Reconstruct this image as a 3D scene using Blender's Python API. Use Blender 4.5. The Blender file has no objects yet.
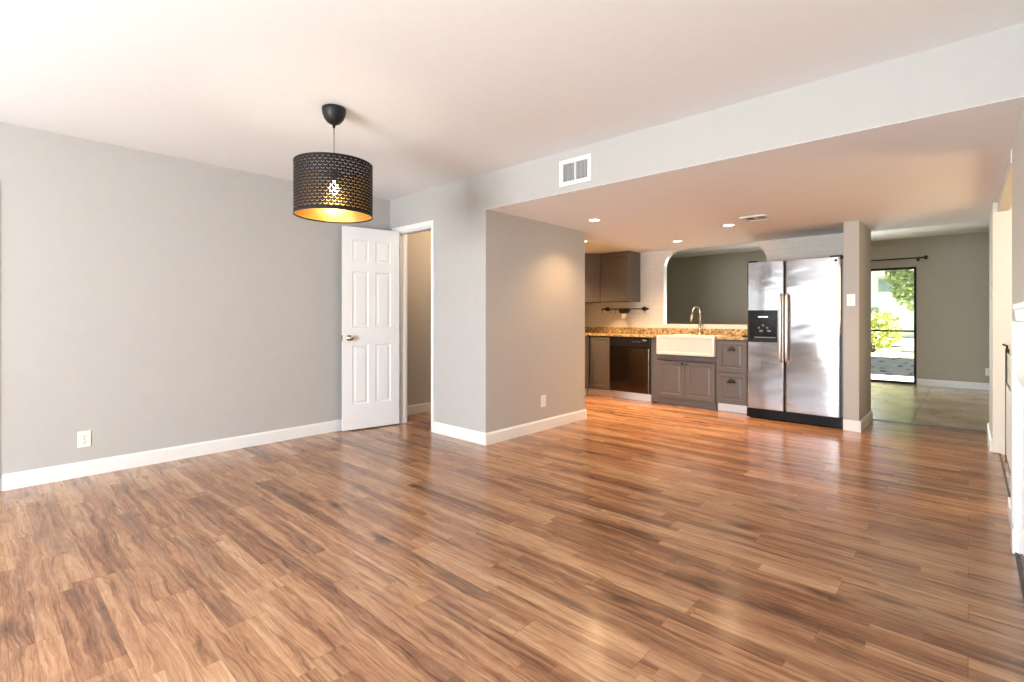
import bpy, bmesh, math, random
from mathutils import Vector, Matrix

PI = math.pi
SC = bpy.context.scene
COL = SC.collection

# ------------------------------------------------------------------ camera, world, sun, daylight, exposure
F_PX, HORIZON, YAW, EYE = 496.5, 317.2, 0.74445, 1.149
cam_d = bpy.data.cameras.new('camera')
cam = bpy.data.objects.new('camera', cam_d)
COL.objects.link(cam)
cam.location = (0, 0, EYE)
cam.rotation_euler = (PI / 2, 0, YAW)
cam_d.sensor_width = 36.0
cam_d.lens = F_PX / 1024 * 36.0
cam_d.shift_y = -(341 - HORIZON) / 1024
cam_d.clip_start = 0.02
cam_d.clip_end = 200
SC.camera = cam

SC.view_settings.view_transform = 'Standard'
SC.view_settings.look = 'None'
SC.view_settings.gamma = 1.0
SC.view_settings.use_curve_mapping = False
SC.view_settings.exposure = 0.14
SC.cycles.sample_clamp_indirect = 4.0
SC.cycles.caustics_reflective = False
SC.cycles.caustics_refractive = False

w = bpy.data.worlds.new('sky')
SC.world = w
w.use_nodes = True
wn = w.node_tree.nodes
sky = wn.new('ShaderNodeTexSky')
sky.sky_type = 'HOSEK_WILKIE'
sky.turbidity = 4.0
sky.ground_albedo = 0.4
sky.sun_direction = Vector((0.6, 0.0, 0.75)).normalized()
w.node_tree.links.new(sky.outputs[0], wn['Background'].inputs[0])
wn['Background'].inputs[1].default_value = 3.0


def light(name, kind, loc, energy, color, **kw):
    d = bpy.data.lights.new(name, kind)
    d.energy = energy
    d.color = color
    rot = kw.pop('rot', None)
    aim = kw.pop('aim', None)
    for k, v in kw.items():
        setattr(d, k, v)
    o = bpy.data.objects.new(name, d)
    COL.objects.link(o)
    o.location = loc
    if rot:
        o.rotation_euler = rot
    if aim:
        o.rotation_euler = Vector(aim).to_track_quat('-Z', 'Y').to_euler()
    return o


light('sun', 'SUN', (0, -5, 20), 24.0, (1.0, 0.97, 0.93), aim=(-0.6, 0.14, -0.75), angle=0.02)
DAY = (0.89, 0.95, 1.0)
# daylight standing in the window openings behind the camera, in the left wall and in the far room
light('daylight_back_window', 'AREA', (-3.5, -3.77, 1.5), 30, DAY, aim=(0, 1, 0.05), shape='RECTANGLE', size=1.9, size_y=1.3)
light('daylight_back_slider', 'AREA', (-1.15, -3.77, 1.02), 540, DAY, aim=(0.15, 1, 0.10), shape='RECTANGLE', size=2.1, size_y=1.95)
light('daylight_left_window', 'AREA', (-4.68, -0.95, 1.4), 10, DAY, aim=(1, 0.3, 0.3), shape='RECTANGLE', size=1.8, size_y=1.25)
light('daylight_far_slider', 'AREA', (-1.9, 10.8, 1.0), 100, (0.97, 1, 0.93), aim=(0, -1, -0.35), shape='RECTANGLE', size=1.0, size_y=1.9)


# ------------------------------------------------------------------ node helpers
class NT:
    def __init__(self, name):
        self.m = bpy.data.materials.new(name)
        self.m.use_nodes = True
        self.t = self.m.node_tree
        self.p = self.t.nodes['Principled BSDF']
        self.out = self.t.nodes['Material Output']

    def n(self, typ, **kw):
        nd = self.t.nodes.new(typ)
        for k, v in kw.items():
            setattr(nd, k, v)
        return nd

    def l(self, a, b):
        self.t.links.new(a, b)

    def put(self, sock, v):
        if isinstance(v, bpy.types.NodeSocket):
            self.l(v, sock)
        elif v is not None:
            sock.default_value = v

    def math(self, op, a, b=None, c=None):
        nd = self.n('ShaderNodeMath', operation=op)
        for i, v in enumerate((a, b, c)):
            if v is not None:
                self.put(nd.inputs[i], v)
        return nd.outputs[0]

    def vec(self, x=0.0, y=0.0, z=0.0):
        nd = self.n('ShaderNodeCombineXYZ')
        for i, v in enumerate((x, y, z)):
            self.put(nd.inputs[i], v)
        return nd.outputs[0]

    def xyz(self):
        tc = self.n('ShaderNodeTexCoord')
        s = self.n('ShaderNodeSeparateXYZ')
        self.l(tc.outputs['Object'], s.inputs[0])
        return s.outputs[0], s.outputs[1], s.outputs[2], tc.outputs['Object']

    def noise(self, v, scale=5, detail=3, rough=0.5, dist=0.0):
        nd = self.n('ShaderNodeTexNoise')
        if v is not None:
            self.l(v, nd.inputs['Vector'])
        nd.inputs['Scale'].default_value = scale
        nd.inputs['Detail'].default_value = detail
        nd.inputs['Roughness'].default_value = rough
        nd.inputs['Distortion'].default_value = dist
        return nd.outputs[0]

    def ramp(self, f, stops, interp='LINEAR'):
        nd = self.n('ShaderNodeValToRGB')
        cr = nd.color_ramp
        cr.interpolation = interp
        while len(cr.elements) < len(stops):
            cr.elements.new(0.5)
        for e, (p, c) in zip(cr.elements, stops):
            e.position = p
            e.color = (*c, 1)
        self.l(f, nd.inputs[0])
        return nd.outputs[0]

    def mix(self, f, a, b, blend='MIX'):
        nd = self.n('ShaderNodeMix', data_type='RGBA', blend_type=blend)
        self.put(nd.inputs[0], f)
        for s, v in ((nd.inputs[6], a), (nd.inputs[7], b)):
            self.put(s, v if isinstance(v, bpy.types.NodeSocket) else (*v, 1))
        return nd.outputs[2]

    def bump(self, h, strength=0.1, dist=0.01):
        nd = self.n('ShaderNodeBump')
        nd.inputs['Strength'].default_value = strength
        nd.inputs['Distance'].default_value = dist
        self.l(h, nd.inputs['Height'])
        self.l(nd.outputs[0], self.p.inputs['Normal'])

    def set(self, **kw):
        names = dict(color='Base Color', rough='Roughness', metal='Metallic', spec='Specular IOR Level',
                     coat='Coat Weight', aniso='Anisotropic', emit='Emission Color', estr='Emission Strength',
                     coatr='Coat Roughness', trans='Transmission Weight', alpha='Alpha', sheen='Sheen Weight')
        for k, v in kw.items():
            if k in ('color', 'emit') and not isinstance(v, bpy.types.NodeSocket):
                v = (*v, 1)
            self.put(self.p.inputs[names[k]], v)
        return self


def plain(name, color, rough=0.5, metal=0.0, var=0.04, scale=30, bump=0.0, **kw):
    """Principled colour with a little procedural mottling."""
    t = NT(name)
    x, y, z, o = t.xyz()
    nz = t.noise(o, scale, 3)
    lo = tuple(c * (1 - var) for c in color)
    hi = tuple(min(1, c * (1 + var)) for c in color)
    t.set(color=t.ramp(nz, [(0.3, lo), (0.7, hi)]), rough=rough, metal=metal, **kw)
    if bump:
        t.bump(t.noise(o, scale * 6, 2), bump, 0.002)
    return t.m


M = {}
M['wall'] = plain('grey_wall_paint', (0.425, 0.405, 0.388), 0.72, bump=0.08, var=0.015, scale=12)
M['wall_far'] = plain('taupe_wall_paint', (0.40, 0.37, 0.31), 0.75, bump=0.08, var=0.02, scale=12)
M['wall_daylit'] = plain('daylit_wall_colour', (0.66, 0.66, 0.62), 0.7, bump=0.08, var=0.015, scale=12)  # lighter than the grey walls, daylight put into the colour
M['ceiling'] = plain('white_ceiling_paint', (0.85, 0.855, 0.865), 0.85, bump=0.15, var=0.01, scale=20)
M['white'] = plain('white_trim_paint', (0.75, 0.745, 0.74), 0.35, var=0.01)
M['door_white'] = plain('white_door_paint', (0.75, 0.75, 0.755), 0.38, var=0.01)
M['plastic'] = plain('ivory_plastic', (0.78, 0.76, 0.71), 0.35, var=0.01)
M['slot'] = plain('dark_slot', (0.03, 0.028, 0.025), 0.6)
M['cabinet'] = plain('taupe_grey_cabinet_paint', (0.094, 0.083, 0.080), 0.42, var=0.05, scale=40)
M['black_metal'] = plain('black_iron', (0.008, 0.0075, 0.007), 0.45, metal=0.0, spec=0.3)
M['black_plastic'] = plain('black_plastic', (0.010, 0.010, 0.011), 0.3, spec=0.2)
M['black_gloss'] = plain('black_gloss', (0.006, 0.006, 0.008), 0.12, spec=0.22)
M['bronze'] = plain('dark_bronze_frame', (0.008, 0.007, 0.006), 0.5, spec=0.25)
M['nickel'] = plain('brushed_nickel', (0.62, 0.57, 0.50), 0.22, metal=1.0)
M['knob'] = plain('satin_nickel_knob', (0.42, 0.36, 0.30), 0.2, metal=1.0)
M['chrome'] = plain('silver_badge', (0.8, 0.8, 0.8), 0.15, metal=1.0)
M['grey_plastic'] = plain('grey_plastic', (0.16, 0.16, 0.17), 0.35)
M['ceramic'] = plain('white_fireclay', (0.60, 0.585, 0.565), 0.12, var=0.008, coat=0.5)
M['tan'] = plain('tan_wood_casing', (0.38, 0.24, 0.12), 0.5, var=0.1)
M['strip'] = plain('dark_transition_strip', (0.035, 0.022, 0.014), 0.45)
M['rod'] = plain('dark_brown_rod', (0.05, 0.03, 0.022), 0.4, metal=0.4)
M['lamp_black'] = plain('matte_black_canopy', (0.008, 0.008, 0.009), 0.45, spec=0.3)
M['vent_metal'] = plain('dull_vent_metal', (0.30, 0.28, 0.26), 0.5)
M['vent_dark'] = plain('duct_shadow', (0.22, 0.21, 0.20), 0.8)
M['concrete'] = plain('pale_concrete', (0.72, 0.70, 0.66), 0.8, var=0.06, scale=3)
M['stucco'] = plain('white_stucco', (0.82, 0.85, 0.93), 0.85, var=0.05, scale=4)
M['bark'] = plain('bark', (0.16, 0.11, 0.07), 0.9, var=0.3, scale=14)
M['roof'] = plain('grey_shingle', (0.30, 0.27, 0.25), 0.85, var=0.15, scale=10)


def emission(name, color, strength):
    t = NT(name)
    e = t.n('ShaderNodeEmission')
    e.inputs[0].default_value = (*color, 1)
    e.inputs[1].default_value = strength
    t.l(e.outputs[0], t.out.inputs[0])
    return t.m


def glass(name, tint=(0.97, 1.0, 0.98), refl=0.07):
    t = NT(name)
    tr = t.n('ShaderNodeBsdfTransparent')
    tr.inputs[0].default_value = (*tint, 1)
    gl = t.n('ShaderNodeBsdfGlossy')
    gl.inputs['Roughness'].default_value = 0.01
    mx = t.n('ShaderNodeMixShader')
    mx.inputs[0].default_value = refl
    t.l(tr.outputs[0], mx.inputs[1])
    t.l(gl.outputs[0], mx.inputs[2])
    t.l(mx.outputs[0], t.out.inputs[0])
    return t.m


M['glass'] = glass('clear_pane')
M['green_reflection'] = plain('pale_green_reflection', (0.55, 0.62, 0.38), 0.15, var=0.3, scale=25)  # opaque pane; green reflections are painted into its colour
M['recess'] = emission('recessed_lens_glow', (1.0, 0.86, 0.64), 14)
M['bulb'] = emission('bulb_glow', (1.0, 0.86, 0.62), 75)


def mat_floor():
    t = NT('laminate_planks')
    x, y, z, o = t.xyz()
    W, L = 0.1375, 1.21
    # planks, joints stepped a third of a length per row
    ry = t.math('DIVIDE', t.math('SUBTRACT', y, 1.457), W)
    row = t.math('FLOOR', ry)
    fy = t.math('FRACT', ry)
    stp = t.math('MULTIPLY', t.math('FLOORED_MODULO', row, 3), L / 3)
    rx = t.math('DIVIDE', t.math('SUBTRACT', t.math('ADD', x, 0.81), stp), L)
    colm = t.math('FLOOR', rx)
    fx = t.math('FRACT', rx)
    wn_ = t.n('ShaderNodeTexWhiteNoise', noise_dimensions='3D')
    t.l(t.vec(row, colm, 3.0), wn_.inputs[0])
    pid = wn_.outputs[0]
    # printed strips, two per plank, of uneven lengths
    half = t.math('FLOOR', t.math('MULTIPLY', ry, 2.0))
    wh = t.n('ShaderNodeTexWhiteNoise', noise_dimensions='3D')
    t.l(t.vec(half, 0.0, 7.0), wh.inputs[0])
    seg = t.math('FLOOR', t.math('ADD', t.math('DIVIDE', x, 0.74), t.math('MULTIPLY', wh.outputs[0], 9.0)))
    ws = t.n('ShaderNodeTexWhiteNoise', noise_dimensions='3D')
    t.l(t.vec(half, seg, 1.0), ws.inputs[0])
    sid = ws.outputs[0]
    # grain: stretched, warped noise, different in each strip
    off = t.math('ADD', t.math('MULTIPLY', pid, 37.0), t.math('MULTIPLY', t.math('GREATER_THAN', sid, 0.62), 5.0))
    warp = t.noise(t.vec(t.math('MULTIPLY', x, 1.6), t.math('MULTIPLY', y, 5.0), off), 1.6, 3, 0.55)
    wy = t.math('ADD', y, t.math('MULTIPLY', t.math('SUBTRACT', warp, 0.5), 0.075))
    g1 = t.noise(t.vec(t.math('MULTIPLY', x, 0.8), t.math('MULTIPLY', wy, 26.0), off), 1.0, 8, 0.68, 0.35)
    g2 = t.noise(t.vec(t.math('MULTIPLY', x, 7.0), t.math('MULTIPLY', wy, 150.0), off), 1.0, 4, 0.7)
    blot = t.noise(t.vec(t.math('MULTIPLY', x, 4.0), t.math('MULTIPLY', y, 13.0), off), 1.0, 6, 0.68, 0.9)
    tone = t.math('ADD', t.math('MULTIPLY', t.math('SUBTRACT', sid, 0.5), 0.13),
                  t.math('MULTIPLY', t.math('SUBTRACT', pid, 0.5), 0.12))
    v = t.math('ADD', t.math('ADD', t.math('MULTIPLY', g1, 0.62), t.math('MULTIPLY', g2, 0.36)),
               t.math('ADD', t.math('MULTIPLY', blot, 0.26), tone))
    c = t.ramp(v, [(0.40, (0.075, 0.032, 0.018)), (0.51, (0.215, 0.096, 0.050)), (0.60, (0.350, 0.172, 0.092)),
                   (0.70, (0.475, 0.257, 0.138)), (0.81, (0.60, 0.375, 0.220))])
    gp = t.noise(t.vec(t.math('MULTIPLY', x, 1.1), t.math('MULTIPLY', y, 6.0), t.math('ADD', off, 23.0)), 1.0, 3, 0.6, 0.5)
    gpm = t.ramp(gp, [(0.52, (0, 0, 0)), (0.68, (1, 1, 1))])
    c = t.mix(t.math('MULTIPLY', gpm, 0.50), c, t.mix(0.75, c, (0.17, 0.115, 0.075)))
    fl = t.noise(t.vec(t.math('MULTIPLY', x, 0.9), t.math('MULTIPLY', wy, 75.0), off), 1.0, 2, 0.5)
    flm = t.ramp(fl, [(0.58, (0, 0, 0)), (0.70, (1, 1, 1))])
    c = t.mix(t.math('MULTIPLY', flm, 0.45), c, (0.15, 0.062, 0.026))
    # dark streaks and knots
    st = t.noise(t.vec(t.math('MULTIPLY', x, 2.2), t.math('MULTIPLY', wy, 34.0), t.math('ADD', off, 11.0)), 1.0, 4, 0.65, 0.6)
    stm = t.ramp(st, [(0.56, (0, 0, 0)), (0.68, (1, 1, 1))])
    c = t.mix(t.math('MULTIPLY', stm, 0.62), c, (0.075, 0.035, 0.018))
    vor = t.n('ShaderNodeTexVoronoi', feature='F1')
    t.l(t.vec(t.math('MULTIPLY', x, 1.5), t.math('MULTIPLY', wy, 5.2), 0.0), vor.inputs['Vector'])
    vor.inputs['Scale'].default_value = 1.0
    kn = t.ramp(vor.outputs['Distance'], [(0.04, (1, 1, 1)), (0.20, (0, 0, 0))])
    c = t.mix(t.math('MULTIPLY', kn, 0.8), c, (0.05, 0.022, 0.012))
    # plank joints
    e1 = t.math('MINIMUM', fy, t.math('SUBTRACT', 1.0, fy))
    e2 = t.math('MULTIPLY', t.math('MINIMUM', fx, t.math('SUBTRACT', 1.0, fx)), L / W)
    e = t.math('MINIMUM', e1, e2)
    jm = t.math('LESS_THAN', e, 0.009)
    c = t.mix(t.math('MULTIPLY', jm, 0.45), c, (0.05, 0.024, 0.013))
    t.set(color=c, rough=t.ramp(g2, [(0.2, (0.16,) * 3), (0.8, (0.23,) * 3)]), spec=0.5)
    t.bump(t.math('SUBTRACT', 1.0, jm), 0.04, 0.001)
    return t.m


def mat_tile_floor():
    t = NT('beige_floor_tile')
    x, y, z, o = t.xyz()
    S = 0.92
    fx = t.math('FRACT', t.math('DIVIDE', t.math('ADD', x, 0.465), S))
    fy = t.math('FRACT', t.math('DIVIDE', t.math('SUBTRACT', y, 7.15), S))
    e = t.math('MINIMUM', t.math('MINIMUM', fx, t.math('SUBTRACT', 1.0, fx)), t.math('MINIMUM', fy, t.math('SUBTRACT', 1.0, fy)))
    g = t.math('LESS_THAN', e, 0.008)
    nz = t.noise(o, 2.2, 4, 0.55, 0.2)
    c = t.ramp(nz, [(0.3, (0.26, 0.185, 0.115)), (0.55, (0.37, 0.275, 0.18)), (0.75, (0.46, 0.365, 0.255))])
    c = t.mix(t.math('MULTIPLY', g, 0.7), c, (0.14, 0.11, 0.08))
    t.set(color=c, rough=0.2)
    t.bump(t.math('SUBTRACT', 1.0, g), 0.08, 0.003)
    return t.m


def mat_wall_tile():
    t = NT('white_subway_tile')
    x, y, z, o = t.xyz()
    b = t.n('ShaderNodeTexBrick')
    t.l(t.vec(x, z, 0.0), b.inputs['Vector'])
    b.inputs['Color1'].default_value = (0.64, 0.60, 0.55, 1)
    b.inputs['Color2'].default_value = (0.61, 0.57, 0.52, 1)
    b.inputs['Mortar'].default_value = (0.54, 0.50, 0.45, 1)
    b.inputs['Scale'].default_value = 1.0
    b.inputs['Mortar Size'].default_value = 0.0022
    b.inputs['Brick Width'].default_value = 0.152
    b.inputs['Row Height'].default_value = 0.0665
    t.set(color=b.outputs[0], rough=0.18)
    t.bump(t.math('SUBTRACT', 1.0, b.outputs['Fac']), 0.25, 0.003)
    return t.m


def mat_granite():
    t = NT('gold_brown_granite')
    x, y, z, o = t.xyz()
    v = t.n('ShaderNodeTexVoronoi', feature='F1')
    t.l(o, v.inputs['Vector'])
    v.inputs['Scale'].default_value = 55
    n1 = t.noise(o, 30, 4, 0.65, 0.6)
    c = t.ramp(n1, [(0.30, (0.06, 0.035, 0.018)), (0.41, (0.20, 0.125, 0.055)), (0.51, (0.38, 0.275, 0.135)), (0.64, (0.58, 0.47, 0.30))])
    c = t.mix(0.10, c, v.outputs['Color'], 'SOFT_LIGHT')
    t.set(color=c, rough=0.12)
    return t.m


def mat_steel(name, color, rough, wave=0.0, vertical=True):
    t = NT(name)
    x, y, z, o = t.xyz()
    s = t.vec(t.math('MULTIPLY', x, 420.0), t.math('MULTIPLY', y, 420.0), t.math('MULTIPLY', z, 5.0)) if vertical else \
        t.vec(t.math('MULTIPLY', x, 5.0), 0.0, t.math('MULTIPLY', z, 420.0))
    br = t.noise(s, 1.0, 2)
    c = t.ramp(br, [(0.3, tuple(k * 0.93 for k in color)), (0.7, color)])
    t.set(color=c, metal=1.0, rough=t.ramp(br, [(0.3, (rough * 0.85,) * 3), (0.7, (rough * 1.15,) * 3)]))
    if wave:
        t.bump(t.noise(t.vec(t.math('MULTIPLY', x, 1.6), 0.0, t.math('MULTIPLY', z, 4.0)), 1.0, 2, 0.4), wave, 0.05)
    return t.m


def mat_shade(name, color, rough, metal):
    """Drum shade wall with rows of crescent holes cut through it."""
    t = NT(name)
    x, y, z, o = t.xyz()
    N, PV, R = 46, 0.0185, 0.23
    pu = 2 * PI * R / N
    ang = t.math('MULTIPLY', t.math('ARCTAN2', y, x), N / (2 * PI))
    rw = t.math('DIVIDE', z, PV)
    stag = t.math('MULTIPLY', t.math('FLOORED_MODULO', t.math('FLOOR', rw), 2), 0.5)
    du = t.math('MULTIPLY', t.math('SUBTRACT', t.math('FRACT', t.math('ADD', ang, stag)), 0.5), pu)
    dv = t.math('MULTIPLY', t.math('SUBTRACT', t.math('FRACT', rw), 0.80), PV)
    r = t.math('SQRT', t.math('ADD', t.math('MULTIPLY', du, du), t.math('MULTIPLY', dv, dv)))
    h = t.math('MULTIPLY', t.math('GREATER_THAN', r, 0.0090), t.math('LESS_THAN', r, 0.0112))
    h = t.math('MULTIPLY', h, t.math('LESS_THAN', dv, -0.0030))
    h = t.math('MULTIPLY', h, t.math('GREATER_THAN', z, -0.648))
    h = t.math('MULTIPLY', h, t.math('LESS_THAN', z, -0.364))
    t.set(color=color, rough=rough, metal=metal, spec=0.25)
    tr = t.n('ShaderNodeBsdfTransparent')
    mx = t.n('ShaderNodeMixShader')
    t.l(h, mx.inputs[0])
    t.l(t.p.outputs[0], mx.inputs[1])
    t.l(tr.outputs[0], mx.inputs[2])
    t.l(mx.outputs[0], t.out.inputs[0])
    return t.m


def mat_leaf(name, lo, hi):
    t = NT(name)
    x, y, z, o = t.xyz()
    t.set(color=t.ramp(t.noise(o, 6, 3), [(0.3, lo), (0.7, hi)]), rough=0.6)
    return t.m


def mat_grass(name, lo, mid, hi, scale):
    t = NT(name)
    x, y, z, o = t.xyz()
    t.set(color=t.ramp(t.noise(o, scale, 6, 0.7), [(0.3, lo), (0.5, mid), (0.7, hi)]), rough=0.9)
    return t.m


M['floor'] = mat_floor()
M['tile_floor'] = mat_tile_floor()
M['wall_tile'] = mat_wall_tile()
M['granite'] = mat_granite()
M['steel'] = mat_steel('brushed_stainless', (0.40, 0.39, 0.40), 0.13, wave=0.14)
M['dark_steel'] = mat_steel('dark_stainless', (0.10, 0.072, 0.055), 0.18)
M['handle_steel'] = mat_steel('satin_steel', (0.80, 0.78, 0.77), 0.38)
M['shade_out'] = mat_shade('black_perforated_shade', (0.009, 0.006, 0.006), 0.7, 0.0)
M['shade_in'] = mat_shade('gold_shade_lining', (0.92, 0.62, 0.20), 0.30, 0.95)
M['leaf'] = mat_leaf('tree_leaves', (0.24, 0.34, 0.12), (0.55, 0.64, 0.32))
M['leaf_lime'] = mat_leaf('lime_shrub_leaves', (0.34, 0.42, 0.06), (0.62, 0.62, 0.20))
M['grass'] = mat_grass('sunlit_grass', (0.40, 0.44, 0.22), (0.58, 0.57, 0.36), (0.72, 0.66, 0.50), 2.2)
M['lawn_dark'] = mat_grass('green_lawn', (0.06, 0.09, 0.03), (0.10, 0.13, 0.05), (0.16, 0.18, 0.08), 3)  # darker green than the garden grass, to bounce less light indoors
M['ground_dark'] = mat_grass('dark_speckled_ground', (0.006, 0.0065, 0.007), (0.015, 0.016, 0.017), (0.05, 0.05, 0.048), 5)
M['blue_glass'] = plain('blue_grey_window_glass', (0.24, 0.32, 0.38), 0.15, var=0.2, scale=2)


# ------------------------------------------------------------------ mesh helpers (world coordinates; build() makes them local)
ORG = {}


class MB:
    def __init__(self):
        self.bm = bmesh.new()

    def face(self, pts, mi=0):
        try:
            f = self.bm.faces.new([self.bm.verts.new(p) for p in pts])
            f.material_index = mi
            return f
        except ValueError:
            return None

    def box(self, x0, x1, y0, y1, z0, z1, mi=0, mat=None):
        g = bmesh.ops.create_cube(self.bm, size=1.0)
        mtx = Matrix.Translation(((x0 + x1) / 2, (y0 + y1) / 2, (z0 + z1) / 2)) @ \
            Matrix.Diagonal((abs(x1 - x0), abs(y1 - y0), abs(z1 - z0), 1))
        if mat is not None:
            mtx = mat @ mtx
        bmesh.ops.transform(self.bm, matrix=mtx, verts=g['verts'])
        if mi:
            for v in g['verts']:
                for f in v.link_faces:
                    f.material_index = mi
        return self

    def tube(self, pts, r, seg=12, cap=True, mi=0):
        """Round bar along a list of points; r a number or one per point."""
        pts = [Vector(p) for p in pts]
        rs = r if isinstance(r, (list, tuple)) else [r] * len(pts)
        rings = []
        prev = None
        for i, p in enumerate(pts):
            a = pts[max(0, i - 1)]
            b = pts[min(len(pts) - 1, i + 1)]
            d = (b - a).normalized()
            if prev is None:
                u = d.orthogonal().normalized()
            else:
                u = (prev - d * prev.dot(d)).normalized()
            prev = u
            v = d.cross(u)
            rings.append([self.bm.verts.new(p + (u * math.cos(2 * PI * k / seg) + v * math.sin(2 * PI * k / seg)) * rs[i]) for k in range(seg)])
        for a, b in zip(rings, rings[1:]):
            for k in range(seg):
                f = self.bm.faces.new((a[k], a[(k + 1) % seg], b[(k + 1) % seg], b[k]))
                f.smooth = True
                f.material_index = mi
        if cap:
            for rg, flip in ((rings[0], True), (rings[-1], False)):
                f = self.bm.faces.new(rg[::-1] if flip else rg)
                f.material_index = mi
        return self

    def lathe(self, c, prof, seg=32, axis='Z', mi=0, close=False):
        """Revolve (radius, height) pairs about an axis through c."""
        c = Vector(c)
        rings = []
        for r, hgt in prof:
            ring = []
            for k in range(seg):
                a = 2 * PI * k / seg
                p = {'Z': (r * math.cos(a), r * math.sin(a), hgt), 'Y': (r * math.cos(a), hgt, -r * math.sin(a)),
                     'X': (hgt, r * math.cos(a), r * math.sin(a))}[axis]
                ring.append(self.bm.verts.new(c + Vector(p)))
            rings.append(ring)
        prs = list(zip(rings, rings[1:]))
        if close:
            prs.append((rings[-1], rings[0]))
        for a, b in prs:
            for k in range(seg):
                f = self.bm.faces.new((a[k], a[(k + 1) % seg], b[(k + 1) % seg], b[k]))
                f.smooth = True
                f.material_index = mi
        if not close:
            for rg, flip in ((rings[0], True), (rings[-1], False)):
                if (rg[0].co - rg[seg // 2].co).length > 1e-5:
                    f = self.bm.faces.new(rg[::-1] if flip else rg)
                    f.material_index = mi
        return self

    def prism(self, poly, axis, a0, a1, mi=0):
        """Extrude a 2-D polygon: axis 'X' takes (y, z), 'Y' takes (x, z), 'Z' takes (x, y)."""
        def P(q, a):
            return {'X': (a, q[0], q[1]), 'Y': (q[0], a, q[1]), 'Z': (q[0], q[1], a)}[axis]
        A = [self.bm.verts.new(P(q, a0)) for q in poly]
        B = [self.bm.verts.new(P(q, a1)) for q in poly]
        n = len(poly)
        fs = [self.bm.faces.new(A), self.bm.faces.new(B[::-1])]
        for i in range(n):
            fs.append(self.bm.faces.new((A[i], A[(i + 1) % n], B[(i + 1) % n], B[i])))
        for f in fs:
            f.material_index = mi
        return self

    def slab(self, wd, ht, th, cells=None, loops=None, mat=None, back=False, xs=None, zs=None):
        """Door or drawer front: x 0..wd, z 0..ht, front face at y=0 looking to -y; each cell (i,j) of the
        grid xs by zs is a panel given by (inset, depth) loops."""
        mat = mat or Matrix.Identity(4)
        xs = xs or [0, wd]
        zs = zs or [0, ht]
        cells = cells if cells is not None else {(0, 0)}

        def side(y0, sgn):
            def q(pts):
                vs = [self.bm.verts.new(mat @ Vector(p)) for p in (pts if sgn > 0 else pts[::-1])]
                self.bm.faces.new(vs)
            for i in range(len(xs) - 1):
                for j in range(len(zs) - 1):
                    a, b, c, d = xs[i], xs[i + 1], zs[j], zs[j + 1]
                    if (i, j) not in cells:
                        q([(a, y0, c), (b, y0, c), (b, y0, d), (a, y0, d)])
                        continue
                    rects = [(a + n, b - n, c + n, d - n, y0 + sgn * dp) for n, dp in loops]
                    for r0, r1 in zip(rects, rects[1:]):
                        k0 = [(r0[0], r0[4], r0[2]), (r0[1], r0[4], r0[2]), (r0[1], r0[4], r0[3]), (r0[0], r0[4], r0[3])]
                        k1 = [(r1[0], r1[4], r1[2]), (r1[1], r1[4], r1[2]), (r1[1], r1[4], r1[3]), (r1[0], r1[4], r1[3])]
                        for e in range(4):
                            f = (e + 1) % 4
                            q([k0[e], k0[f], k1[f], k1[e]])
                    r = rects[-1]
                    q([(r[0], r[4], r[2]), (r[1], r[4], r[2]), (r[1], r[4], r[3]), (r[0], r[4], r[3])])
        side(0, 1)
        if back:
            side(th, -1)
        else:
            self.face([mat @ Vector(p) for p in ((0, th, ht), (wd, th, ht), (wd, th, 0), (0, th, 0))])
        for pts in (((0, 0, 0), (0, th, 0), (wd, th, 0), (wd, 0, 0)), ((0, 0, ht), (wd, 0, ht), (wd, th, ht), (0, th, ht)),
                    ((0, 0, 0), (0, 0, ht), (0, th, ht), (0, th, 0)), ((wd, 0, 0), (wd, th, 0), (wd, th, ht), (wd, 0, ht))):
            self.face([mat @ Vector(p) for p in pts])
        bmesh.ops.remove_doubles(self.bm, verts=self.bm.verts, dist=1e-5)
        return self

    def build(self, name, mats, parent=None, bevel=0.0, org=None, segs=2, normals=True):
        if normals:
            bmesh.ops.recalc_face_normals(self.bm, faces=self.bm.faces)
        o0 = Vector(org) if org is not None else Vector(ORG.get(parent.name, (0, 0, 0))) if parent else Vector((0, 0, 0))
        if o0.length:
            bmesh.ops.translate(self.bm, verts=self.bm.verts, vec=-o0)
        me = bpy.data.meshes.new(name)
        self.bm.to_mesh(me)
        self.bm.free()
        for m in (mats if isinstance(mats, (list, tuple)) else [mats]):
            me.materials.append(m)
        o = bpy.data.objects.new(name, me)
        COL.objects.link(o)
        if parent:
            o.parent = parent
            ORG[o.name] = tuple(o0)
        elif org is not None:
            o.location = org
            ORG[o.name] = tuple(o0)
        if bevel:
            b = o.modifiers.new('edge', 'BEVEL')
            b.width = bevel
            b.segments = segs
            b.limit_method = 'ANGLE'
            b.angle_limit = math.radians(40)
        return o


def tag(o, label, cat, group=None, kind=None):
    o['label'] = label
    o['category'] = cat
    if group:
        o['group'] = group
    if kind:
        o['kind'] = kind
    return o


def thing(name, loc, label, cat, group=None, kind=None):
    o = bpy.data.objects.new(name, None)
    COL.objects.link(o)
    o.location = loc
    o.empty_display_size = 0.05
    ORG[o.name] = tuple(loc)
    return tag(o, label, cat, group, kind)


def struct(mb, name, mats, label, cat, bevel=0.0, parent=None):
    o = mb.build(name, mats, parent, bevel)
    o['kind'] = 'structure'
    o['label'] = label
    o['category'] = cat
    return o


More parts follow.
